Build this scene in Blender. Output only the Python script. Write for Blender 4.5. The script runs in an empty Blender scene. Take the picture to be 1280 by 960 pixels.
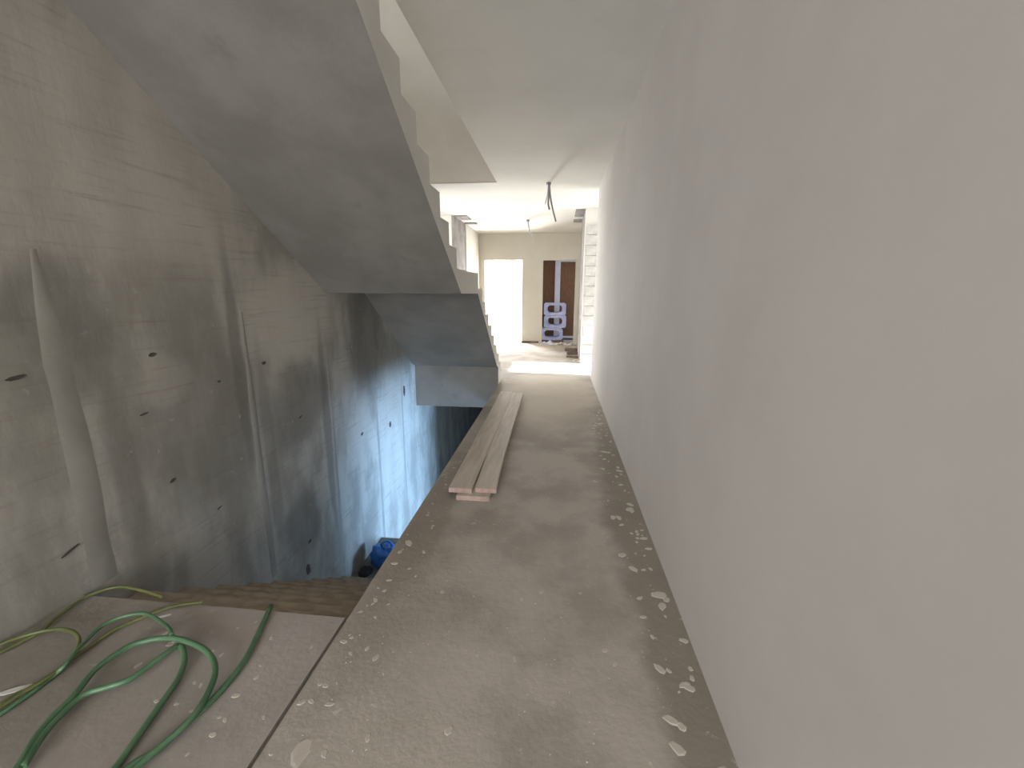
import bpy, bmesh, math, random
from mathutils import Vector, Matrix
random.seed(11)
SC = bpy.context.scene
COL = SC.collection

# ------------------------------------------------------------------ camera, world, lights, exposure
EYE = 1.45
cam_d = bpy.data.cameras.new('camera'); cam = bpy.data.objects.new('camera', cam_d); COL.objects.link(cam)
cam_d.sensor_width = 36; cam_d.lens = 534.3 / 1280 * 36; cam_d.clip_start = 0.02
PIT, YAW, ROL = 0.2127, 0.1037, 0.0049
fw = Vector((-math.sin(YAW)*math.cos(PIT), math.cos(YAW)*math.cos(PIT), -math.sin(PIT)))
rt = Vector((math.cos(YAW), math.sin(YAW), 0)); up = rt.cross(fw)
c_, s_ = math.cos(ROL), math.sin(ROL)
rt2 = rt*c_ + up*s_; up2 = up*c_ - rt*s_
R3 = Matrix((rt2, up2, -fw)).transposed()
cam.matrix_world = Matrix.Translation((0, 0, EYE)) @ R3.to_4x4()
SC.camera = cam

w = bpy.data.worlds.new('sky'); SC.world = w; w.use_nodes = True
nt = w.node_tree; nt.nodes.clear()
sky = nt.nodes.new('ShaderNodeTexSky'); sky.sky_type = 'HOSEK_WILKIE'; sky.sun_direction = (0.86, 0, 0.5); sky.turbidity = 3
bg = nt.nodes.new('ShaderNodeBackground'); bg.inputs[1].default_value = 1.0
wo = nt.nodes.new('ShaderNodeOutputWorld')
nt.links.new(sky.outputs[0], bg.inputs[0]); nt.links.new(bg.outputs[0], wo.inputs[0])

def sun(direction, strength, color, angle):
    d = bpy.data.lights.new('sun', 'SUN'); d.energy = strength; d.color = color; d.angle = angle
    o = bpy.data.objects.new('sun', d); COL.objects.link(o)
    o.rotation_euler = Vector(direction).to_track_quat('-Z', 'Y').to_euler()
def daylight(name, loc, direction, sx, sy, watts, color):
    """area lamp standing in for soft daylight at an opening of the building"""
    d = bpy.data.lights.new(name, 'AREA'); d.shape = 'RECTANGLE'; d.size = sx; d.size_y = sy
    d.energy = watts; d.color = color
    o = bpy.data.objects.new(name, d); COL.objects.link(o); o.location = loc
    o.rotation_euler = Vector(direction).to_track_quat('-Z', 'Y').to_euler()

sun((-0.866, 0.06, -0.5), 12.0, (0.84, 0.92, 1.0), 0.02)
daylight('rear_window_fill', (-0.8, -6.52, 1.6), (0, 1, -0.08), 2.6, 2.2, 200, (0.96, 0.97, 1.0))  # fill lamp at an unseen window, added to light the corridor evenly
daylight('daylight_cross_passage_right', (3.25, 8.1, 1.3), (-1, 0, 0.0), 1.5, 2.2, 40, (0.93, 0.96, 1.0))
daylight('daylight_cross_passage_left', (-4.45, 8.15, 1.5), (1, 0, 0), 1.5, 2.2, 42, (0.98, 0.99, 1.0))
daylight('daylight_far_room', (-1.82, 13.88, 1.35), (0, -1, 0), 0.6, 2.2, 185, (0.99, 0.99, 1.0))
daylight('daylight_store_room', (1.9, 12.95, 1.5), (-1, 0, -0.1), 0.5, 1.6, 14, (0.75, 0.85, 1.0))
daylight('daylight_lower_doorway', (2.5, 5.9, -2.0), (-1, 0, 0.1), 0.9, 1.3, 230, (0.34, 0.60, 1.0))
daylight('upper_window_fill', (0.72, 3.2, 5.0), (-1, 0, -0.1), 2.2, 1.5, 75, (0.97, 0.98, 1.0))  # fill lamp at an unseen window, added to light the stairwell opening

vs = SC.view_settings
vs.view_transform = 'Standard'; vs.look = 'None'; vs.gamma = 1.0; vs.use_curve_mapping = False
vs.exposure = 1.27
SC.cycles.max_bounces = 10; SC.cycles.diffuse_bounces = 7

# ------------------------------------------------------------------ helpers
class MB:
    """collects shapes into one mesh"""
    def __init__(self): self.bm = bmesh.new()
    def box(self, x0, x1, y0, y1, z0, z1, mi=0):
        v = [self.bm.verts.new(p) for p in ((x0,y0,z0),(x1,y0,z0),(x1,y1,z0),(x0,y1,z0),(x0,y0,z1),(x1,y0,z1),(x1,y1,z1),(x0,y1,z1))]
        for f in ((0,3,2,1),(4,5,6,7),(0,1,5,4),(1,2,6,5),(2,3,7,6),(3,0,4,7)):
            self.bm.faces.new([v[i] for i in f]).material_index = mi
        return v
    def prism_x(self, prof, x0, x1, side_mi=0, mi=0):
        """polygon in (y,z) extruded along x; the +x/-x faces take side_mi"""
        a = [self.bm.verts.new((x0, y, z)) for y, z in prof]; b = [self.bm.verts.new((x1, y, z)) for y, z in prof]
        n = len(prof)
        self.bm.faces.new(a).material_index = side_mi
        self.bm.faces.new(b[::-1]).material_index = side_mi
        for i in range(n):
            self.bm.faces.new((a[i], b[i], b[(i+1) % n], a[(i+1) % n])).material_index = mi
    def tube(self, pts, rad, seg=8, caps=True):
        pts = [Vector(p) for p in pts]; rings = []
        n = len(pts); nrm = None
        for i, p in enumerate(pts):
            t = (pts[min(i+1, n-1)] - pts[max(i-1, 0)]).normalized()
            if nrm is None:
                nrm = t.orthogonal().normalized()
            nrm = (nrm - t*nrm.dot(t)).normalized(); bi = t.cross(nrm)
            r = rad(i/(n-1)) if callable(rad) else rad
            rings.append([self.bm.verts.new(p + (nrm*math.cos(2*math.pi*k/seg) + bi*math.sin(2*math.pi*k/seg))*r) for k in range(seg)])
        for a, b in zip(rings, rings[1:]):
            for k in range(seg):
                self.bm.faces.new((a[k], a[(k+1) % seg], b[(k+1) % seg], b[k])).smooth = True
        if caps:
            self.bm.faces.new(rings[0][::-1]); self.bm.faces.new(rings[-1])
    def mesh(self, name, mats):
        bmesh.ops.recalc_face_normals(self.bm, faces=self.bm.faces)
        me = bpy.data.meshes.new(name); self.bm.to_mesh(me); self.bm.free()
        for m in (mats if isinstance(mats, (list, tuple)) else [mats]): me.materials.append(m)
        return me
    def build(self, name, mats, parent=None, kind=None, loc=None):
        return link(name, self.mesh(name, mats), parent, kind, loc)

def link(name, me, parent=None, kind=None, loc=None):
    o = bpy.data.objects.new(name, me); COL.objects.link(o)
    if parent: o.parent = parent
    if kind: o['kind'] = kind
    if loc is not None: o.location = loc
    return o
def empty(name, loc=(0, 0, 0), rz=0.0):
    o = bpy.data.objects.new(name, None); COL.objects.link(o); o.location = loc; o.rotation_euler = (0, 0, rz); o.empty_display_size = 0.1
    return o
def tag(o, label, cat, group=None, kind=None):
    o['label'] = label; o['category'] = cat
    if group: o['group'] = group
    if kind: o['kind'] = kind
    return o
def bevel(o, wd, seg=2):
    m = o.modifiers.new('bevel', 'BEVEL'); m.width = wd; m.segments = seg; m.limit_method = 'ANGLE'
    return o
def spline(pts, n=8):
    """Catmull-Rom through points"""
    P = [Vector(p) for p in pts]; P = [P[0]*2-P[1]] + P + [P[-1]*2-P[-2]]; out = []
    for i in range(1, len(P)-2):
        for k in range(n):
            t = k/n; a, b, c, d = P[i-1:i+3]
            out.append(0.5*((2*b) + (c-a)*t + (2*a-5*b+4*c-d)*t*t + (3*b-a-3*c+d)*t**3))
    out.append(P[-2]); return out

# ------------------------------------------------------------------ materials
def mat(name, col, rough=0.85, col2=None, scale=3.0, detail=6, stretch=(1,1,1), contrast=(0.35,0.65), fine=None, bump=0.0, bump_scale=60, spec=0.3, blobs=(), transmission=0.0, streaks=None, alpha=None):
    """col/col2 mixed by noise in object space; fine = (colour, scale, lo, hi) adds speckles;
       blobs = stains and tone patches of their own shape: (centre, radii, colour, strength, wobble)"""
    m = bpy.data.materials.new(name); m.use_nodes = True; t = m.node_tree; N = t.nodes; L = t.links
    b = N['Principled BSDF']; b.inputs['Roughness'].default_value = rough; b.inputs['Specular IOR Level'].default_value = spec
    if transmission: b.inputs['Transmission Weight'].default_value = transmission
    if alpha is not None: b.inputs['Alpha'].default_value = alpha
    tc = N.new('ShaderNodeTexCoord'); mp = N.new('ShaderNodeMapping'); mp.inputs['Scale'].default_value = stretch
    L.new(tc.outputs['Object'], mp.inputs['Vector'])
    def noise(sc, det=6, vec=None, rgh=0.6):
        n = N.new('ShaderNodeTexNoise'); n.inputs['Scale'].default_value = sc; n.inputs['Detail'].default_value = det; n.inputs['Roughness'].default_value = rgh
        L.new(vec or mp.outputs[0], n.inputs['Vector']); return n
    def ramp(src, lo, hi, a=0.0, bb=1.0):
        r = N.new('ShaderNodeMapRange'); r.interpolation_type = 'SMOOTHSTEP'
        r.inputs['From Min'].default_value = lo; r.inputs['From Max'].default_value = hi
        r.inputs['To Min'].default_value = a; r.inputs['To Max'].default_value = bb
        L.new(src, r.inputs['Value']); return r.outputs[0]
    def mix(fac, A, B):
        x = N.new('ShaderNodeMix'); x.data_type = 'RGBA'
        L.new(fac, x.inputs['Factor'])
        for sock, v in ((x.inputs['A'], A), (x.inputs['B'], B)):
            if isinstance(v, (tuple, list)): sock.default_value = (*v, 1)
            else: L.new(v, sock)
        return x.outputs['Result']
    cur = None
    if col2:
        cur = mix(ramp(noise(scale, detail).outputs['Fac'], *contrast), col, col2)
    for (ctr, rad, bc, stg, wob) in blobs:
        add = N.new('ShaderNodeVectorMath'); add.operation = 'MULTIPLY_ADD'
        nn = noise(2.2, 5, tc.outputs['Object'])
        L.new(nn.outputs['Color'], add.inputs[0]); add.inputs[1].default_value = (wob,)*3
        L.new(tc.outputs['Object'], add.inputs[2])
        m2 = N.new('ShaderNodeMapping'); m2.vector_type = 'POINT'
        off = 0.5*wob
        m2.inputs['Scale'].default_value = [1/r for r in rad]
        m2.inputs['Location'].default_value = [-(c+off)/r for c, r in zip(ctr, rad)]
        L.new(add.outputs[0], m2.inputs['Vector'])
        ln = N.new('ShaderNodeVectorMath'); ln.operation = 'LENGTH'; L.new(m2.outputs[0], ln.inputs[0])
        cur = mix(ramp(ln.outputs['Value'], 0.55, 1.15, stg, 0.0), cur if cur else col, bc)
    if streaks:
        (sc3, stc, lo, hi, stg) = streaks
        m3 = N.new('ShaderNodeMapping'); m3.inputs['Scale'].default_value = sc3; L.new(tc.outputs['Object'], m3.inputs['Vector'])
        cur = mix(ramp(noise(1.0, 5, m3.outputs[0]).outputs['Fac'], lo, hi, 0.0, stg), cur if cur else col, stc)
    if fine:
        (fc, fs, lo, hi) = fine
        cur = mix(ramp(noise(fs, 5, tc.outputs['Object']).outputs['Fac'], lo, hi), cur if cur else col, fc)
    if cur: L.new(cur, b.inputs['Base Color'])
    else: b.inputs['Base Color'].default_value = (*col, 1)
    if bump:
        bp = N.new('ShaderNodeBump'); bp.inputs['Strength'].default_value = bump; bp.inputs['Distance'].default_value = 0.01
        L.new(noise(bump_scale, 6).outputs['Fac'], bp.inputs['Height']); L.new(bp.outputs[0], b.inputs['Normal'])
    return m

M = {}
M['plaster'] = mat('plaster', (0.575, 0.55, 0.525), 0.9, (0.615, 0.59, 0.565), 1.2, bump=0.04, bump_scale=35, spec=0.2)
M['plaster_white'] = mat('white_plaster', (0.66, 0.645, 0.60), 0.9, (0.72, 0.70, 0.66), 1.5, bump=0.1, bump_scale=30, spec=0.2)
M['plaster_far'] = mat('cream_plaster', (0.57, 0.545, 0.485), 0.9, (0.61, 0.585, 0.525), 1.0, spec=0.2)
M['ceiling'] = mat('ceiling_plaster', (0.63, 0.62, 0.58), 0.9, (0.67, 0.66, 0.62), 1.4, bump=0.06, bump_scale=30, spec=0.2)
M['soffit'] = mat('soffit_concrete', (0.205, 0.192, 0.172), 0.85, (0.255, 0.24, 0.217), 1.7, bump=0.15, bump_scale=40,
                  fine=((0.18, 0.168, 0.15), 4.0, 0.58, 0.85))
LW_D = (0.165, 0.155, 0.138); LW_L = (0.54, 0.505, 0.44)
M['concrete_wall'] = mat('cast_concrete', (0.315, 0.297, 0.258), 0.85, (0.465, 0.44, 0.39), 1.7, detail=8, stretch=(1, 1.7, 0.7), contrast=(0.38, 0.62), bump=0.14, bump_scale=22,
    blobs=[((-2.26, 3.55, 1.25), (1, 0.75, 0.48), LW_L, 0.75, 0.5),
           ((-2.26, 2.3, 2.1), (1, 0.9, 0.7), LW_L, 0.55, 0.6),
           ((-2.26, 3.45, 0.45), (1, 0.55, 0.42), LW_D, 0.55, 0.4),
           ((-2.26, 4.9, 0.9), (1, 0.55, 0.9), LW_D, 0.65, 0.5),  # darker patch farther along the wall
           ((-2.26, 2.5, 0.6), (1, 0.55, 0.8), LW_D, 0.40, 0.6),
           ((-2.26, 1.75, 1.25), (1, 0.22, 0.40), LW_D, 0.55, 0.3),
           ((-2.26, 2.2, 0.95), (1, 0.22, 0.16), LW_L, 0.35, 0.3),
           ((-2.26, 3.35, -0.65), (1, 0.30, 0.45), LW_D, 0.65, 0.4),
           ((-2.26, 5.6, -0.6), (1, 0.6, 1.2), LW_L, 0.55, 0.5),  # paler patch low on the far part of the wall
           ((-2.26, 2.80, 0.9), (1, 0.07, 1.0), LW_D, 0.55, 0.08), ((-2.26, 3.88, 0.0), (1, 0.08, 1.2), LW_D, 0.6, 0.08), ((-2.26, 1.90, 0.5), (1, 0.09, 0.6), LW_D, 0.45, 0.08), ((-2.26, 3.02, 0.2), (1, 0.08, 1.0), LW_D, 0.4, 0.08)],  # narrow darker streaks beside the formwork ridges
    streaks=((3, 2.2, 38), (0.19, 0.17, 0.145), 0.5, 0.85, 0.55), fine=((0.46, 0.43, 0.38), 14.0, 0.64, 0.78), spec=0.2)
M['joint'] = mat('joint_mortar', (0.37, 0.352, 0.31), 0.9, (0.29, 0.275, 0.24), 1.7, bump=0.14, bump_scale=22)
M['raw'] = mat('raw_concrete', (0.33, 0.31, 0.30), 0.9, (0.22, 0.205, 0.20), 3.0, bump=0.4, bump_scale=25)
M['hole'] = mat('tie_hole_shade', (0.10, 0.09, 0.08), 0.95)  # shade inside the holes put into the colour
M['floor'] = mat('dusty_screed', (0.47, 0.425, 0.375), 0.92, (0.36, 0.322, 0.278), 1.6, detail=9, contrast=(0.40, 0.60), bump=0.35, bump_scale=30,
    blobs=[((0.56, 2.2, 0), (0.22, 3.2, 1), (0.25, 0.22, 0.18), 0.8, 0.35), ((-0.45, 1.2, 0), (0.30, 0.5, 1), (0.52, 0.47, 0.41), 0.4, 0.5),
           ((-0.1, 6.2, 0), (0.7, 2.0, 1), (0.55, 0.49, 0.40), 0.7, 0.4), ((-0.8, 2.5, 0), (0.16, 0.9, 1), (0.29, 0.255, 0.21), 0.7, 0.3)],
    fine=((0.60, 0.55, 0.48), 17.0, 0.63, 0.74), spec=0.2)
M['landing'] = mat('landing_screed', (0.43, 0.39, 0.355), 0.92, (0.36, 0.325, 0.295), 1.6, detail=9, bump=0.3, bump_scale=28,
    blobs=[((-2.1, 1.0, 0), (0.5, 0.8, 1), (0.21, 0.19, 0.155), 0.6, 0.4)], fine=((0.46, 0.42, 0.37), 15.0, 0.64, 0.76), spec=0.2)
M['edge'] = mat('dirty_concrete', (0.22, 0.20, 0.175), 0.95, (0.15, 0.135, 0.115), 4.0, bump=0.4, bump_scale=30)
M['step'] = mat('dusty_step', (0.46, 0.39, 0.30), 0.95, (0.33, 0.275, 0.21), 5.0, bump=0.4, bump_scale=30)
M['wood'] = mat('dusty_board', (0.64, 0.57, 0.49), 0.85, (0.53, 0.465, 0.395), 2.0, stretch=(14, 1.0, 8), bump=0.2, bump_scale=8)
M['wood_end'] = mat('board_end_grain', (0.50, 0.38, 0.33), 0.85, (0.35, 0.24, 0.20), 14.0, bump=0.2)
M['wood_dark'] = mat('old_board', (0.20, 0.155, 0.12), 0.9, (0.12, 0.09, 0.07), 4.0, stretch=(1, 8, 8))
M['hose'] = mat('green_hose', (0.075, 0.17, 0.085), 0.4, (0.12, 0.23, 0.125), 6.0, spec=0.5)
M['hose_thin'] = mat('olive_hose', (0.12, 0.145, 0.045), 0.4, (0.20, 0.21, 0.08), 5.0, spec=0.5)
M['chip'] = mat('plaster_chip', (0.59, 0.54, 0.475), 0.95, (0.50, 0.455, 0.395), 20.0)
M['white_chip'] = mat('white_plaster_chip', (0.72, 0.70, 0.66), 0.9, (0.60, 0.58, 0.54), 20.0)
M['brown'] = mat('brown_board', (0.17, 0.085, 0.042), 0.7, (0.125, 0.06, 0.03), 3.0, stretch=(10, 1, 2))
M['post'] = mat('white_post', (0.62, 0.61, 0.66), 0.7, (0.55, 0.54, 0.58), 3.0)
M['crate'] = mat('milky_plastic', (0.46, 0.49, 0.76), 0.4, (0.36, 0.39, 0.66), 9.0, spec=0.5)
M['film'] = mat('milky_film', (0.70, 0.72, 0.84), 0.35, (0.55, 0.58, 0.74), 9.0, spec=0.5)
M['cable'] = mat('grey_cable', (0.26, 0.25, 0.26), 0.6)
M['cable_pale'] = mat('pale_conduit', (0.55, 0.54, 0.54), 0.6)
M['bag'] = mat('blue_bag', (0.03, 0.14, 0.50), 0.3, (0.05, 0.24, 0.68), 8.0, spec=0.6)
M['bag_white'] = mat('bag_print', (0.75, 0.8, 0.88), 0.4)
M['black'] = mat('dark_rag', (0.03, 0.03, 0.032), 0.9)
M['brick'] = mat('pale_block', (0.62, 0.60, 0.57), 0.95, (0.50, 0.48, 0.46), 8.0, bump=0.4)
M['metal'] = mat('window_frame_grey', (0.5, 0.5, 0.5), 0.5)

# ------------------------------------------------------------------ structure
XR, XE, XL, ZC, F2F = 0.60, -0.907, -2.26, 3.04, 3.42
YB, YF = -6.5, 12.44
S = 'structure'

# floor of this storey: corridor slab, far lobby, cross passages
f = MB()
f.box(XE, XR+0.2, YB, 6.6, -0.38, 0)
f.box(XL-0.2, XR+0.2, 6.6, 16.2, -0.38, 0)
f.box(XR+0.2, 3.3, 7.1, 16.2, -0.38, 0)
f.box(-4.7, XL-0.2, 7.1, 16.2, -0.38, 0)
floor = f.build('floor', M['floor'], kind=S)
# stair landing beside the corridor, a finger's width apart from it
f = MB(); f.box(XL-0.2, XE-0.018, YB, 1.59, -0.38, -0.004)
f.build('floor', M['landing'], kind=S)
f = MB(); f.box(XE-0.018, XE, YB, 1.59, -0.38, -0.02); f.build('trim_1', M['edge'], kind=S)
# storey below
f = MB(); f.box(-4.7, 3.3, YB, 16.2, -F2F-0.38, -F2F); f.build('floor', M['landing'], kind=S)

# ceiling of this storey, with the stair opening in it
XCE = -0.948
f = MB()
f.box(XE, XR+0.2, YB, 2.3, ZC, F2F); f.box(XCE, XR+0.2, 2.3, 6.8, ZC, F2F)
f.box(XL-0.2, XE, YB, 1.588, ZC, F2F)
f.box(XL-0.2, XR+0.2, 6.8, 16.2, ZC, F2F)
f.box(XR+0.2, 3.3, 7.1, 16.2, ZC, F2F)
f.box(-4.7, XL-0.2, 7.1, 16.2, ZC, F2F)
f.build('ceiling', M['ceiling'], kind=S)
f = MB(); f.box(-4.7, 3.3, YB, 16.2, 6.46, 6.7); f.build('ceiling', M['ceiling'], kind=S)

# left wall: cast concrete through all storeys, opening to the left cross passage on this storey
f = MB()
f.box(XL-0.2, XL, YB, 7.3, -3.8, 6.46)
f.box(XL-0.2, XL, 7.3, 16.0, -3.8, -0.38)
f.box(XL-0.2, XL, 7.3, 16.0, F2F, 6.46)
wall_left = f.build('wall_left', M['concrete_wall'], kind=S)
# mortar ridges left by the formwork joints
def ridge(y, wd, z0, z1, proud, seed):
    r = random.Random(seed); m = MB(); n = 16; prev = None
    for i in range(n+1):
        z = z0 + (z1-z0)*i/n; tp = min(1, 1.3*(1-i/n)+0.12); ww = wd*min(1, 0.25+2.5*(1-i/n))*(1+0.05*math.sin(i*0.9+seed))/2*r.uniform(0.96, 1.04); o = 0.004*math.sin(i*0.5+seed*2)
        ring = [m.bm.verts.new((XL-0.01, y+o-ww, z)), m.bm.verts.new((XL+proud*tp, y+o-ww*0.45, z)), m.bm.verts.new((XL+proud*tp, y+o+ww*0.45, z)), m.bm.verts.new((XL-0.01, y+o+ww, z))]
        if prev:
            for k in range(3): m.bm.faces.new((prev[k], prev[k+1], ring[k+1], ring[k])).smooth = True
        prev = ring
    return m.build('formwork_ridge', M['joint'], wall_left)
for i, (y, wd, z0, z1, pr) in enumerate([(1.70, 0.22, -0.01, 1.62, 0.0025), (2.89, 0.12, -0.85, 1.30, 0.004), (3.98, 0.09, -1.75, 1.05, 0.005),
                                         (5.05, 0.10, -2.3, 0.6, 0.006), (5.95, 0.08, -2.9, 0.5, 0.006), (7.58, 0.09, -3.4, -0.39, 0.012), (8.6, 0.09, -3.4, -0.39, 0.012), (9.7, 0.09, -3.4, -0.39, 0.012), (0.6, 0.14, 0, 2.9, 0.007)]):
    ridge(y, wd, z0, z1, pr, 40+i)
# tie holes and slots: shallow marks on the wall, their shade put into the colour
def hole(y, z, ly, lz, rot=0.0):
    m = MB(); n = 9; a = random.random(); ly *= 0.75; lz *= 0.75
    ring = [(math.cos(2*math.pi*k/n)*ly*random.uniform(0.75, 1.1), math.sin(2*math.pi*k/n)*lz*random.uniform(0.75, 1.1)) for k in range(n)]
    vo = []; vi = []
    for p, q in ring:
        yy = p*math.cos(rot)-q*math.sin(rot); zz = p*math.sin(rot)+q*math.cos(rot)
        vo.append(m.bm.verts.new((XL+0.004, y+yy*1.25, z+zz*1.25))); vi.append(m.bm.verts.new((XL+0.0015, y+yy, z+zz)))
    for k in range(n): m.bm.faces.new((vo[k], vo[(k+1) % n], vi[(k+1) % n], vi[k]))
    m.bm.faces.new(vi)
    m.build('tie_hole', M['hole'], wall_left)
for h in [(1.535, 1.087, 0.045, 0.010, 0.15), (1.58, 0.245, 0.055, 0.009, 0.3), (2.16, 1.095, 0.030, 0.012, 0.1), (2.15, 0.34, 0.028, 0.013, 0.2), (3.06, 0.90, 0.03, 0.015, 0),
          (3.33, -1.10, 0.035, 0.06, 0), (2.05, 0.78, 0.03, 0.008, 0.1), (3.45, 0.35, 0.03, 0.011, 0.2), (3.4, -0.85, 0.03, 0.02, 0), (4.6, -0.2, 0.04, 0.02, 0.1),
          (2.45, 0.0, 0.03, 0.008, 0.2), (5.45, -0.35, 0.04, 0.05, 0), (2.6, 0.85, 0.02, 0.01, 0), (6.05, 0.0, 0.05, 0.10, 0)]:
    hole(*h)

# far left: bare column, then plastered wall
f = MB(); f.box(XL-0.05, XL, 9.5, 10.7, 0, ZC); f.build('column', M['raw'], kind=S)
f = MB(); f.box(XL-0.2, XL+0.01, 10.7, 12.44, 0, ZC); f.build('wall_left', M['plaster_white'], kind=S)
# left cross passage
f = MB(); f.box(-4.7, XL-0.2, 7.1, 7.3, -0.38, F2F); f.build('wall_left', M['plaster_white'], kind=S)
f = MB(); f.box(-4.7, XL-0.05, 9.5, 9.7, 0, ZC); f.build('wall_left', M['plaster_white'], kind=S)
def wall_with_window(name, axis, pos, th, a0, a1, z0, z1, w0, w1, wz0, wz1, m):
    f = MB()
    def bx(p, q, r, s):
        if axis == 'x': f.box(pos, pos+th, p, q, r, s)
        else: f.box(p, q, pos, pos+th, r, s)
    bx(a0, w0, z0, z1); bx(w1, a1, z0, z1)
    if wz0 > z0: bx(w0, w1, z0, wz0)
    if wz1 < z1: bx(w0, w1, wz1, z1)
    return f.build(name, m, kind=S)
def window_frame(n, axis, pos, w0, w1, z0, z1):
    f = MB(); t = 0.05
    def bx(p, q, r, s):
        if axis == 'x': f.box(pos-0.02, pos+0.02, p, q, r, s)
        else: f.box(p, q, pos-0.02, pos+0.02, r, s)
    bx(w0, w1, z0, z0+t); bx(w0, w1, z1-t, z1); bx(w0, w0+t, z0+t, z1-t); bx(w1-t, w1, z0+t, z1-t)
    f.build('window_%d' % n, M['metal'], kind=S)
wall_with_window('wall_left', 'x', -4.7, 0.2, 7.3, 9.5, 0, ZC, 7.4, 9.3, 0.4, 2.6, M['plaster_white'])
window_frame(1, 'x', -4.6, 7.4, 9.3, 0.4, 2.6)

# right wall: smooth plaster; doorway in the storey below, opening to the right cross passage here, unseen window added above for light
f = MB()
f.box(XR, XR+0.2, YB, 7.3, -0.38, F2F)
f.box(XR, XR+0.2, YB, 5.3, -3.8, -0.38); f.box(XR, XR+0.2, 6.4, 16.0, -3.8, -0.38); f.box(XR, XR+0.2, 5.3, 6.4, -1.0, -0.38); f.box(XR, XR+0.2, 5.3, 6.4, -3.8, -3.42)
f.box(XR, XR+0.2, YB, 2.0, F2F, 6.46); f.box(XR, XR+0.2, 4.4, 16.0, F2F, 6.46); f.box(XR, XR+0.2, 2.0, 4.4, F2F, 4.2); f.box(XR, XR+0.2, 2.0, 4.4, 5.8, 6.46)
wall_right = f.build('wall_right', M['plaster'], kind=S)
# block that the unplastered passage corner is laid from
m = MB(); m.box(0, 0.30, 0, 0.05, 0, 0.183); brick_me = m.mesh('brick', M['brick'])
# unseen room added behind the lower doorway to keep direct sun out
f = MB(); f.box(2.6, 2.8, 4.0, 6.6, -3.8, 0); f.box(XR+0.2, 2.6, 3.8, 4.0, -3.8, 0); f.box(XR+0.2, 2.6, 6.6, 6.8, -3.8, 0); f.box(XR+0.2, 2.6, 4.0, 6.6, -0.3, -0.1)
f.build('wall_right', M['plaster'], kind=S)
f = MB(); f.box(2.6, 2.8, 1.6, 4.8, F2F, 6.6); f.box(XR+0.2, 2.6, 1.6, 1.7, F2F, 6.6); f.box(XR+0.2, 2.6, 4.7, 4.8, F2F, 6.6); f.box(XR+0.2, 2.6, 1.7, 4.7, 3.3, 3.42)
f.build('wall_right', M['plaster'], kind=S)
# right cross passage
f = MB(); f.box(XR+0.2, 3.3, 7.1, 7.3, 0, ZC); f.build('wall_right', M['plaster_white'], kind=S)
f = MB(); f.box(XR-0.10, 3.3, 8.9, 9.1, 0, ZC); passage = f.build('wall_right', M['plaster_white'], kind=S)
for k in range(14):
    link('brick', brick_me, passage, loc=(XR-0.10+random.uniform(0.0, 0.02)+(0.03 if k % 2 else 0), 8.865+random.uniform(-0.012, 0.012), 0.01+0.195*k))
wall_with_window('wall_right', 'x', 3.1, 0.2, 7.3, 8.9, 0, ZC, 7.4, 8.88, 0.02, 2.4, M['plaster_white'])
window_frame(2, 'x', 3.2, 7.4, 8.88, 0.02, 2.4)
# bare pier, then plastered wall up to the far wall
f = MB(); f.box(XR-0.10, XR+0.25, 9.1, 10.3, 0, ZC); f.build('column', M['raw'], kind=S)
f = MB(); f.box(XR+0.02, XR+0.2, 10.3, 12.44, 0, ZC); f.build('wall_right', M['plaster_far'], kind=S)
# bare beam stubs left unplastered under the ceiling
for (x0, x1, y0, y1) in [(0.31, 0.51, 9.02, 9.75), (0.31, 0.51, 10.25, 10.5), (-2.25, -1.98, 9.52, 10.0), (-2.24, -1.96, 10.5, 10.68)]:
    f = MB(); f.box(x0, x1, y0, y1, ZC-0.025, ZC+0.01); bevel(f.build('trim_2', M['raw'], kind=S), 0.006)

# far wall with two door openings
f = MB()
D1 = (-2.09, -1.02); D2 = (-0.435, 0.474); DZ = 2.32
f.box(-4.7, D1[0], YF, YF+0.2, 0, ZC); f.box(D1[1], D2[0], YF, YF+0.2, 0, ZC); f.box(D2[1], 3.3, YF, YF+0.2, 0, ZC)
f.box(D1[0], D1[1], YF, YF+0.2, DZ, ZC); f.box(D2[0], D2[1], YF, YF+0.2, DZ, ZC)
f.build('wall_back', M['plaster_far'], kind=S)
# bright room behind the left opening
wall_with_window('wall_back', 'y', 13.9, 0.15, -3.0, -0.75, 0, ZC, -2.14, -1.5, 0.22, 2.48, M['plaster_white'])
window_frame(3, 'y', 13.97, -2.14, -1.5, 0.22, 2.48)
pane = bpy.data.materials.new('glowing_window_pane'); pane.use_nodes = True
pane.node_tree.nodes['Principled BSDF'].inputs['Emission Color'].default_value = (1.0, 0.99, 0.96, 1)
pane.node_tree.nodes['Principled BSDF'].inputs['Emission Strength'].default_value = 4.0  # glow added to the pane so the window looks like blown-out daylight
f = MB(); f.box(-2.09, -1.55, 13.965, 13.975, 0.27, 2.43); f.build('window_3', pane, kind=S)
f = MB(); f.box(-0.75, -0.6, YF+0.2, 16.0, 0, ZC); f.build('wall_back', M['plaster_white'], kind=S)
f = MB(); f.box(-4.7, 3.3, 16.0, 16.2, -3.8, 6.46); f.build('wall_back', M['plaster_white'], kind=S)
f = MB(); f.box(-3.2, -3.0, YF+0.2, 16.0, 0, ZC); f.build('wall_left', M['plaster_white'], kind=S)
# store room behind the right opening
wall_with_window('wall_right', 'x', 1.95, 0.15, YF+0.2, 16.0, 0, ZC, 12.7, 13.2, 0.7, 2.3, M['plaster_white'])
f = MB(); f.box(3.1, 3.3, 9.1, 16.0, 0, ZC); f.build('wall_right', M['plaster_white'], kind=S)
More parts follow.
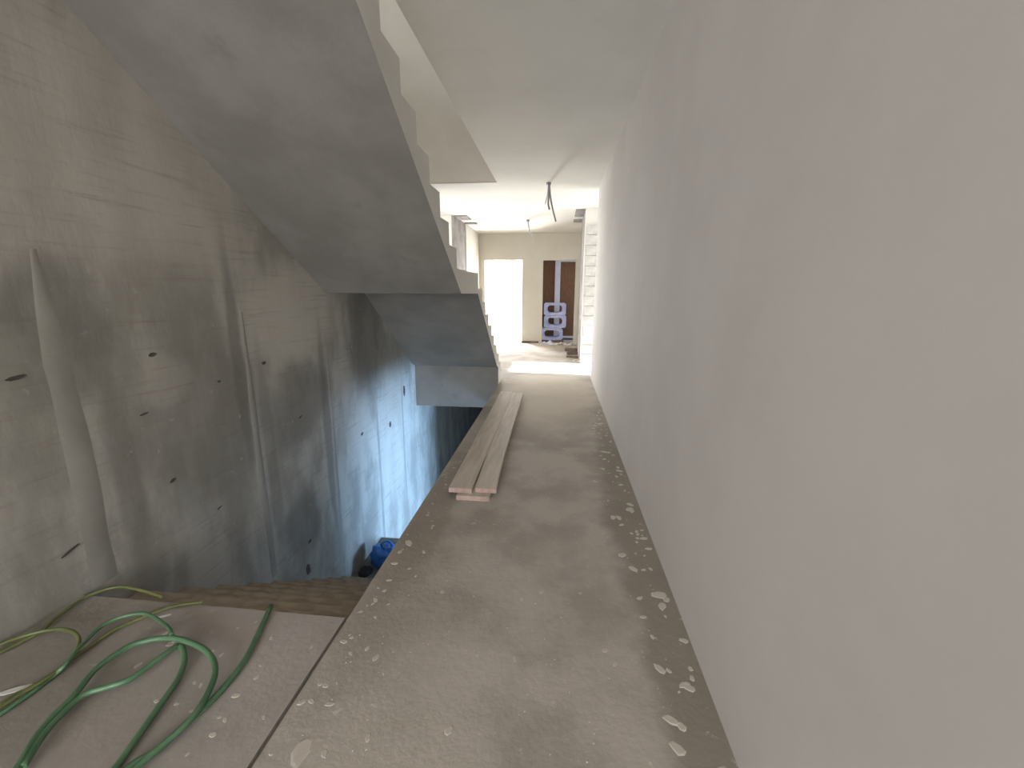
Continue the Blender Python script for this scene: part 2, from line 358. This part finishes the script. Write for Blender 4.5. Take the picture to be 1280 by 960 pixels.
# rear wall with an unseen window added for the fill light, and end of the lower and upper storeys
wall_with_window('wall_front', 'y', YB-0.2, 0.2, -4.7, 3.3, -3.8, 6.46, -2.1, 0.5, 0.4, 2.75, M['plaster'])
window_frame(4, 'y', YB-0.1, -2.1, 0.5, 0.4, 2.75)

# ------------------------------------------------------------------ stair flights
X1 = XE-0.002; X0 = XL+0.001
def step_mesh(t, r, nm):
    m = MB(); m.prism_x([(0, 0), (0, r), (-t-0.002, r), (-t, r-0.002)], X0, X1, side_mi=1)
    return m.mesh(nm, [M['step'], M['plaster_white']])
sm_low = step_mesh(0.245, 0.165, 'step'); sm_up = step_mesh(0.2567, 0.177, 'step')
m = MB(); n_ = 24; prev = None
for i in range(n_+1):
    x = X0+(X1-X0)*i/n_; a_ = random.uniform(0.012, 0.04)
    ring = [m.bm.verts.new(p) for p in ((x, 0.004, -0.03-random.uniform(0, 0.015)), (x, 0.004, 0.001), (x, -a_, 0.004), (x, -a_-0.012, 0.0))]
    if prev:
        for q in range(3): m.bm.faces.new((prev[q], prev[q+1], ring[q+1], ring[q]))
    prev = ring
edge_me = m.mesh('pale_edge', mat('step_edge', (0.46, 0.39, 0.305), 0.95, (0.36, 0.30, 0.23), 9.0))  # irregular paler strip along the step nosing
def flight(dz, label, top_y=1.59, mats=None):
    root = empty('staircase', (0, 0, dz)); tag(root, label, 'staircase')
    m = MB()
    prof = [(7.155, 0.0), (4.95, 1.485), (4.95, 1.65), (3.9, 1.65), (1.59, 3.243), (1.59, 3.005), (4.06, 1.43), (4.92, 1.425), (6.46, 0.33), (6.6, 0.28), (6.6, 0.0)]
    n = len(prof)
    m.prism_x(prof, X0, X1, side_mi=1)
    m.build('slab', [M['soffit'], M['plaster_white']], root)
    for k in range(9):
        for me_, t_, r_, lc in ((sm_low, 0.245, 0.165, (0, 7.155-0.245*k, 0.165*k)), (sm_up, 0.2567, 0.177, (0, 3.9-0.2567*k, 1.65+0.177*k))):
            st_ = link('step', me_, root, loc=lc)
            if dz < 0: link('pale_edge', edge_me, st_, loc=(0, 0, r_))
    return root
flight(-F2F, 'dusty concrete stair descending below the landing with green hose')
flight(0, 'raw concrete stair rising over the stairwell with flat mid landing underside')
root = empty('staircase', (0, 0, F2F)); tag(root, 'topmost plastered stair, its flat pale underside seen through the ceiling opening', 'staircase')
m = MB(); m.prism_x([(6.79, -0.37), (6.79, 0.0), (1.59, 3.2), (1.59, 2.8)], X0, X1 - 0.05, 0, 0); m.build('slab', M['plaster_white'], root)
m = MB(); m.prism_x([(0, 0), (0, 0.16), (-0.26, 0.16)], X0, X1 - 0.05); sm_top = m.mesh('step', M['plaster_white'])
for k in range(20): link('step', sm_top, root, loc=(0, 6.79-0.26*k, 0.16*k+0.002))
# end beam of the stairwell, plaster-grey face towards the stair
f = MB(); f.box(XL, XE, 6.585, 6.6, -0.38, 0.29); f.build('trim_3', M['soffit'], kind=S)

# ------------------------------------------------------------------ boards on the corridor floor
def board(name, cx0, cx1, cy0, cy1, z0, z1, bend, label, skew=0.0):
    m = MB(); n = 10; prev = None
    L = cy1-cy0; wd = (cx1-cx0)/2; cc = (cx0+cx1)/2
    for i in range(n+1):
        t = (i/n)**1.6; y = L*t; x = skew*t + bend*min(1.0, t/0.2)
        ring = [m.bm.verts.new((x-wd, y, z0)), m.bm.verts.new((x+wd, y, z0)), m.bm.verts.new((x+wd, y, z1)), m.bm.verts.new((x-wd, y, z1))]
        if prev:
            for k in range(4): m.bm.faces.new((prev[k], prev[(k+1) % 4], ring[(k+1) % 4], ring[k]))
        else: m.bm.faces.new(ring).material_index = 1
        prev = ring
    m.bm.faces.new(prev[::-1]).material_index = 1
    o = m.build(name, [M['wood'], M['wood_end']], loc=(cc, cy0, 0))
    bevel(o, 0.004); tag(o, label, 'board', 'boards stacked on the corridor floor'); return o
board('wooden_board', -0.745, -0.575, 2.78, 5.85, 0.036, 0.072, 0.0, 'dusty wooden board on top of the stack, on the stair side of the groove', skew=-0.02)
board('wooden_board', -0.553, -0.400, 2.80, 5.80, 0.036, 0.070, -0.021, 'dusty wooden board on top of the stack, on the plastered wall side of the groove', skew=-0.02)
board('wooden_board', -0.680, -0.440, 2.74, 5.70, 0.0, 0.0345, 0.0, 'lowest board of the stack, its pinkish sawn end sticking out', skew=-0.02)

# ------------------------------------------------------------------ green hoses on the landing
def on_floor(u, v, z=0.0):
    """point of the floor seen at a photograph position (used to lay out traced floor items)"""
    x = (u-640)/534.3; y = -(v-480)/534.3
    d = fw + rt2*x + up2*y
    t = (z-EYE)/d.z
    return Vector((d.x*t, d.y*t, z))
def crop(u, v): return (u/3.5556, 720+v/3.5556)
def lay(pts, z): return [on_floor(*crop(u, v), zz if zz else z) for (u, v, *r) in pts for zz in [r[0] if r else z]]
RH = 0.011
B = [(1205, 132), (1150, 250), (1090, 370), (1000, 490), (920, 572), (800, 682), (690, 780), (560, 860)]
A = [(60, 870), (150, 730), (230, 630), (330, 530), (420, 420), (520, 345), (620, 295), (760, 275), (880, 310), (940, 360), (957, 415), (940, 485), (890, 580), (820, 665), (720, 752), (590, 865)]
D = [(500, 868), (590, 745), (670, 632), (735, 540), (790, 460), (820, 372), (800, 310)]
Cc = [(735, 345), (660, 400), (570, 462), (470, 495), (370, 530), (270, 620), (190, 710), (100, 850)]
def out(p, q, drop):                       # loop that leaves the frame towards the camera
    a, b = Vector(p), Vector(q); mid = (a+b)/2
    return [a + Vector((0, -drop*0.5, 0.004)), mid + Vector((0, -drop, 0.006)), b + Vector((0, -drop*0.5, 0.004))]
pB = lay(B, RH); pA = lay(A, RH*2.6); pD = lay(D, RH*1.2); pC = lay(Cc, RH*2.2)
path = pB + out(pB[-1], pA[0], 0.25) + pA + out(pA[-1], pD[0], 0.18)[::1] + pD + pC
m = MB(); m.tube(spline(path, 6), RH, 8); h = m.build('garden_hose', M['hose'])
tag(h, 'thick dark green garden hose coiled loosely on the landing floor', 'hose')
rt_ = 0.0075
def lo(pts, k): return [on_floor(*crop(u, v), rt_*k) for u, v in pts]
OL = lo([(725, 93), (640, 66), (530, 48), (420, 76), (360, 105), (300, 147), (240, 190), (190, 238)], 2.2) + lo([(110, 285), (-20, 350), (-110, 400)], 1.1) \
   + lo([(-150, 385), (-110, 350)], 1.0) + lo([(-20, 312), (120, 262), (240, 237), (320, 246), (352, 285), (320, 360), (230, 440), (100, 520), (-40, 610)], 3.2) + lo([(-130, 660), (-140, 700)], 1.2) \
   + lo([(-60, 620), (60, 532), (130, 500), (240, 430), (330, 360), (430, 290), (530, 228), (640, 182), (760, 137), (900, 116)], 1.0)
m = MB(); m.tube(spline(OL, 6), rt_, 7); h = m.build('garden_hose', M['hose_thin'])
tag(h, 'thin olive green hose arching along the foot of the concrete wall', 'hose')
GR = lo([(-40, 640), (60, 575), (160, 505), (230, 450)], 1.1) + lo([(290, 395), (360, 310), (450, 225), (540, 182), (650, 168), (740, 222), (765, 262)], 5.0)
m = MB(); m.tube(spline(GR, 6), rt_*1.05, 7); h = m.build('garden_hose', M['hose'])
tag(h, 'medium green hose strand arching over the thin olive hose behind the coil', 'hose')

# ------------------------------------------------------------------ plaster chips
def chip_mesh(seed):
    r = random.Random(seed); m = MB(); n = r.randint(6, 9)
    ring = []
    for k in range(n):
        a = 2*math.pi*k/n; rr = r.uniform(0.6, 1.1); ring.append((math.cos(a)*rr*1.25, math.sin(a)*rr*0.8))
    lo = [m.bm.verts.new((x, y, 0)) for x, y in ring]; hi = [m.bm.verts.new((x*0.78, y*0.78, 0.16*r.uniform(0.7, 1.2))) for x, y in ring]
    for k in range(n): m.bm.faces.new((lo[k], lo[(k+1) % n], hi[(k+1) % n], hi[k]))
    m.bm.faces.new(hi); m.bm.faces.new(lo[::-1]); return m
CH = [chip_mesh(s).mesh('plaster_chip', M['chip']) for s in range(6)]
CW = [chip_mesh(s).mesh('plaster_chip', M['white_chip']) for s in range(10, 13)]
def chip(p, size, label, group, meshes=CH, st=1.0):
    o = link('plaster_chip', random.choice(meshes)); o.location = (p.x, p.y, p.z); s = size
    o.scale = (s*st, s, min(s, 0.02)*0.7); o.rotation_euler = (0, 0, 0.55 if st > 1 else random.uniform(0, 6.28)); tag(o, label, 'chip', group)
big = [(511,679,.045,'largest pale plaster splat by the stairwell edge in front of the boards'), (493,704,.026,None), (553,740,.02,None), (561,913,.024,'lone pale plaster chip on the corridor floor near the camera'),
       (787,637,.05,'wide pale plaster splat at the foot of the plastered wall'), (777,656,.024,None), (805,673,.03,None), (811,686,.026,None), (824,744,.05,None), (833,750,.03,None), (769,830,.016,None),
       (839,900,.035,None), (847,936,.035,None), (865,848,.018,None), (855,801,.025,None), (818,742,.02,None), (430,802,.022,None), (470,822,.022,None), (400,855,.016,None), (378,877,.022,None), (412,880,.02,None),
       (460,922,.02,None), (378,940,.055,None), (406,942,.018,None), (440,797,.016,None), (500,690,.02,None), (530,690,.02,None), (540,660,.015,None), (520,720,.012,None)]
for u, v, s, lb in big:
    lb2 = lb or ('flat pale plaster chip on the dirty strip along the plastered wall' if u > 700 else 'flat pale plaster chip along the joint between landing and corridor')
    chip(on_floor(u, v), s*0.75, lb2, 'plaster chips along the wall' if u > 700 else 'plaster chips along the joint')
for k in range(34):
    y = random.uniform(1.0, 5.0); x = XR-0.05-abs(random.gauss(0, 0.09))
    chip(Vector((x, y, 0)), random.uniform(0.013, 0.03), 'flat pale plaster chip on the dirty strip along the plastered wall', 'plaster chips along the wall')
for k in range(70):
    y = random.uniform(1.0, 6.5); x = XR-0.02-abs(random.gauss(0, 0.10))
    if x > XR-0.035: x = XR-0.04
    chip(Vector((x, y, 0)), random.uniform(0.006, 0.018), 'small pale plaster crumb on the dirty strip along the plastered wall', 'small crumbs along the wall')
for k in range(45):
    y = random.uniform(1.0, 4.5); x = XE+0.03+abs(random.gauss(0, 0.09))
    if -0.77 < x and y > 2.65: x = -0.86+random.uniform(-0.03, 0.06)
    chip(Vector((x, y, 0)), random.uniform(0.006, 0.016), 'small pale plaster crumb along the stairwell edge of the corridor', 'small crumbs along the stairwell edge')
for k in range(28):
    chip(Vector((random.uniform(-1.7, -0.95), random.uniform(0.95, 1.55), -0.004)), random.uniform(0.006, 0.016), 'small pale plaster crumb on the landing floor', 'small crumbs on the landing')
for u, v, s, st, lb in [(20, 862, .022, 2.2, 'long white plaster shard under the hose at the left'), (205, 770, .012, 2.4, 'thin white plaster shard on the landing beside the stair head'), (218, 802, .012, 1.6, 'small white plaster shard lying beneath the coil top')]:
    chip(on_floor(u, v, -0.004), s, lb, None, CW, st)
m = MB()
for k in range(500):
    x = random.uniform(XE+0.02, XR-0.02); y = random.uniform(0.9, 7.2)
    if -0.80 < x < -0.36 and y > 2.6: continue
    s = random.uniform(0.002, 0.005); v = [m.bm.verts.new((x+s*math.cos(a), y+s*math.sin(a), 0.0)) for a in (0, 2.1, 4.2)]; tp = m.bm.verts.new((x, y, s*0.7))
    for i in range(3): m.bm.faces.new((v[i], v[(i+1) % 3], tp))
tag(m.build('plaster_grit', M['chip']), 'fine pale plaster grit scattered over the corridor floor', 'grit', kind='stuff')

# ------------------------------------------------------------------ blue bag and rag on the lower mid landing
def lump(m, rx, ry, rz, seed, seg=18, rings=10):
    r = random.Random(seed); ph = [r.uniform(0, 6.28) for _ in range(6)]
    bmesh.ops.create_uvsphere(m.bm, u_segments=seg, v_segments=rings, radius=1.0)
    for v in m.bm.verts:
        c = v.co; k = 1+0.13*math.sin(5*c.x+ph[0])*math.cos(4*c.y+ph[1])+0.09*math.sin(9*c.z+ph[2]+3*c.x)+0.06*math.sin(13*c.y+ph[3])
        v.co = Vector((c.x*rx*k, c.y*ry*k, max(c.z*k, -0.62)*rz+0.62*rz))
    for f_ in m.bm.faces: f_.smooth = True
root = empty('plastic_bag', (-1.99, 4.42, -1.77)); tag(root, 'crumpled bright blue plastic bag on the lower mid landing', 'bag')
m = MB(); lump(m, 0.17, 0.15, 0.15, 3, 24, 14); m.build('bag_body', M['bag'], root)
m = MB(); m.tube(spline([(0.02, -0.03, 0.19), (-0.02, -0.04, 0.27), (0.04, -0.02, 0.31), (0.09, 0.0, 0.26), (0.07, 0.01, 0.19)], 5), 0.012, 6); m.build('bag_handle', M['bag'], root)
o = empty('rag', (-2.17, 4.20, -1.77)); 
m = MB(); lump(m, 0.07, 0.09, 0.045, 5); o2 = m.build('rag', M['black']); o2.location = (-2.14, 4.2, -1.77); bpy.data.objects.remove(o)
tag(o2, 'dark crumpled rag beside the blue plastic bag', 'rag')

# ------------------------------------------------------------------ hanging cables
def cable(loc, strands, label):
    root = empty('hanging_cable', loc); tag(root, label, 'cable')
    for pts, r_, mm in strands:
        m = MB(); m.tube(spline(pts, 6), r_, 6); m.build('cable_strand', mm, root)
    m = MB(); m.tube([(0, 0, 0.0), (0, 0, -0.03)], 0.035, 12); m.build('ceiling_cap', M['cable'], root)
cable((-0.18, 6.87, ZC), [([(0, 0, -0.02), (0.005, 0, -0.15), (0.0, 0.01, -0.30), (0.02, 0.0, -0.38)], 0.014, M['cable']),
                          ([(0.01, 0, -0.02), (0.03, 0, -0.2), (0.07, 0, -0.38), (0.12, 0.02, -0.55)], 0.013, M['cable']),
                          ([(-0.005, 0, -0.02), (-0.015, 0, -0.16), (-0.045, 0, -0.30)], 0.008, M['cable_pale'])],
      'grey bundle of loose cables hanging from the ceiling, nearest to the stair')
cable((-0.72, 10.24, ZC), [([(0, 0, -0.02), (0.02, 0, -0.15), (0.09, 0, -0.32), (0.14, 0, -0.44)], 0.015, M['cable_pale']),
                           ([(0.005, 0, -0.02), (0.02, 0, -0.12), (0.04, 0, -0.25)], 0.011, M['cable'])],
      'faint grey cable hanging from the ceiling in front of the far doorways')

# ------------------------------------------------------------------ store room: brown boarding, crates, debris
root = empty('board_partition', (0, 13.35, 0)); tag(root, 'brown board partition with white posts behind the right far doorway', 'partition')
for x0, x1 in ((-0.60, -0.10), (0.06, 0.62), (0.66, 1.4)):
    m = MB(); m.box(x0, x1, 0, 0.03, 0.1, 2.46); m.build('board_panel', M['brown'], root)
for x0, x1 in ((-0.10, 0.06), (0.62, 0.66)):
    m = MB(); m.box(x0, x1, -0.03, 0.03, 0.0, 2.46); bevel(m.build('post', M['post'], root), 0.005)
m = MB(); m.box(-0.10, 1.4, -0.035, 0.035, 2.33, 2.40); m.build('top_rail', M['post'], root)
m = MB(); m.box(0.06, 1.4, -0.03, 0.03, 0.06, 0.12); m.build('bottom_rail', M['post'], root)
m = MB(); m.box(-0.60, 1.4, 0.0, 0.03, 2.46, ZC); m.build('board_panel', M['brown'], root)

def crate(loc, rz, label, W=0.64, Dp=0.42, H=0.355):
    root = empty('crate', loc, rz); tag(root, label, 'crate', 'crates stacked in the right far doorway')
    def plate(y):
        m = MB(); cx, cz = 0, H*0.52; hw, hh, c = W*0.33, H*0.29, H*0.14
        hole_ = [(-hw, -hh+c), (-hw+c, -hh), (hw-c, -hh), (hw, -hh+c), (hw, hh-c), (hw-c, hh), (-hw+c, hh), (-hw, hh-c)]
        outer = [(-W/2, 0.03), (-hw+c, 0), (hw-c, 0), (W/2, 0.03), (W/2, H-0.03), (hw-c, H), (-hw+c, H), (-W/2, H-0.03)]
        layers = []
        for yy in (y, y+0.03):
            layers.append(([m.bm.verts.new((a, yy, b+cz)) for a, b in hole_], [m.bm.verts.new((a, yy, b)) for a, b in outer]))
        for k in range(8):
            j = (k+1) % 8
            for (hh_, oo) in layers: m.bm.faces.new((hh_[k], hh_[j], oo[j], oo[k]))
            m.bm.faces.new((layers[0][0][k], layers[0][0][j], layers[1][0][j], layers[1][0][k]))
            m.bm.faces.new((layers[0][1][k], layers[0][1][j], layers[1][1][j], layers[1][1][k]))
        return m
    plate(-Dp/2).build('front_panel', M['crate'], root); plate(Dp/2-0.03).build('rear_panel', M['crate'], root)
    for sx in (-1, 1):
        m = MB(); xa = sx*W/2; xb = sx*(W/2-0.025); m.box(min(xa, xb), max(xa, xb), -Dp/2+0.03, Dp/2-0.03, 0.03, H-0.03); bevel(m.build('side_panel', M['crate'], root), 0.006)
    m = MB(); m.box(-W/2+0.03, W/2-0.03, -Dp/2+0.03, Dp/2-0.03, 0.0, 0.025); m.build('base_panel', M['crate'], root)
    m = MB(); m.box(-W/2+0.03, W/2-0.03, -Dp/2+0.03, Dp/2-0.03, H-0.02, H); m.build('lid', M['crate'], root)
crate((-0.16, 12.86, 0.06), 0.05, 'milky white open crate at the bottom of the stack in the far doorway')
crate((-0.06, 12.86, 0.42), -0.04, 'milky white open crate in the middle of the stack in the far doorway')
crate((-0.08, 12.86, 0.78), 0.03, 'milky white open crate on top of the stack in the far doorway')
m = MB(); m.box(-0.5, 0.2, 12.6, 13.1, 0.0, 0.058); o = bevel(m.build('pallet_board', M['wood_dark']), 0.01); tag(o, 'low wooden board under the stack of milky crates', 'board')
def sheet(name, cx, cy, rx, ry, h_, seed, mm, label, cat):
    r = random.Random(seed); m = MB(); n = 16; g = {}
    ph = [r.uniform(0, 6) for _ in range(6)]
    for i in range(n+1):
        for j in range(n+1):
            a = i/n*2-1; b = j/n*2-1; ed = max(0, 1-max(abs(a), abs(b))**2)
            z = h_*ed*(0.45+0.3*math.sin(6*a+ph[0]+2*b)+0.25*math.sin(9*b+ph[1]-3*a)+r.uniform(-0.15, 0.15))
            g[i, j] = m.bm.verts.new((cx+a*rx*(1+0.12*math.sin(5*b+ph[2])), cy+b*ry*(1+0.12*math.sin(5*a+ph[3])), 0.004+max(0, z)))
    for i in range(n):
        for j in range(n): m.bm.faces.new((g[i, j], g[i+1, j], g[i+1, j+1], g[i, j+1])).smooth = True
    o = m.build(name, mm); so = o.modifiers.new('solid', 'SOLIDIFY'); so.thickness = 0.003; so.offset = 1
    tag(o, label, cat); return o
sheet('plastic_sheet', -0.24, 12.22, 0.20, 0.20, 0.10, 2, M['film'], 'crumpled milky plastic sheet at the left jamb of the crate doorway', 'sheet')
def rubble(cx, cy, rx, ry, n, smin, smax, mm, label, group, seed):
    r = random.Random(seed)
    done = []
    for k in range(n*6):
        a = r.uniform(0, 6.28); q = math.sqrt(r.random()); s = r.uniform(smin, smax)*(1.15-0.5*q)
        px, py = cx+rx*q*math.cos(a), cy+ry*q*math.sin(a)
        if len(done) >= n or any((px-x_)**2+(py-y_)**2 < ((s+s_)*1.4)**2 for x_, y_, s_ in done): continue
        done.append((px, py, s))
        m = MB(); bmesh.ops.create_icosphere(m.bm, subdivisions=1, radius=s)
        for v in m.bm.verts: v.co = Vector((v.co.x*r.uniform(0.8, 1.5), v.co.y*r.uniform(0.8, 1.3), max(v.co.z*r.uniform(0.4, 0.8), -s*0.3)+s*0.3))
        o = m.build('rubble_lump', mm, loc=(px, py, 0)); tag(o, label, 'rubble', group)
rubble(0.22, 12.15, 0.34, 0.26, 22, 0.03, 0.09, M['white_chip'], 'pale plaster lump in the heap before the right far doorway', 'plaster lumps before the far doorway', 5)
rubble(0.47, 9.15, 0.11, 0.22, 12, 0.02, 0.045, M['white_chip'], 'white plaster lump at the corner of the right passage', 'plaster lumps at the passage corner', 6)
for k, (x, y, rz, lb) in enumerate([(0.38, 9.7, 1.3, 'dark board offcut lying at the foot of the bare pier, nearest one'), (0.40, 10.15, 1.75, 'dark board offcut lying at the foot of the bare pier, middle one'), (0.36, 10.7, 1.2, 'dark board offcut lying at the foot of the bare pier, farthest one')]):
    m = MB(); m.box(-0.06, 0.06, -0.15, 0.15, 0, 0.04+0.02*k); o = bevel(m.build('board_offcut', M['wood_dark'], loc=(x, y, 0)), 0.006); o.rotation_euler.z = rz; tag(o, lb, 'offcut')
m = MB(); m.box(-0.50, 0.0, -0.05, 0.05, 0, 0.05)
o = bevel(m.build('wooden_batten', M['wood_dark'], loc=(-0.52, 12.38, 0)), 0.008); tag(o, 'dark batten along the foot of the far wall between the doorways', 'batten')
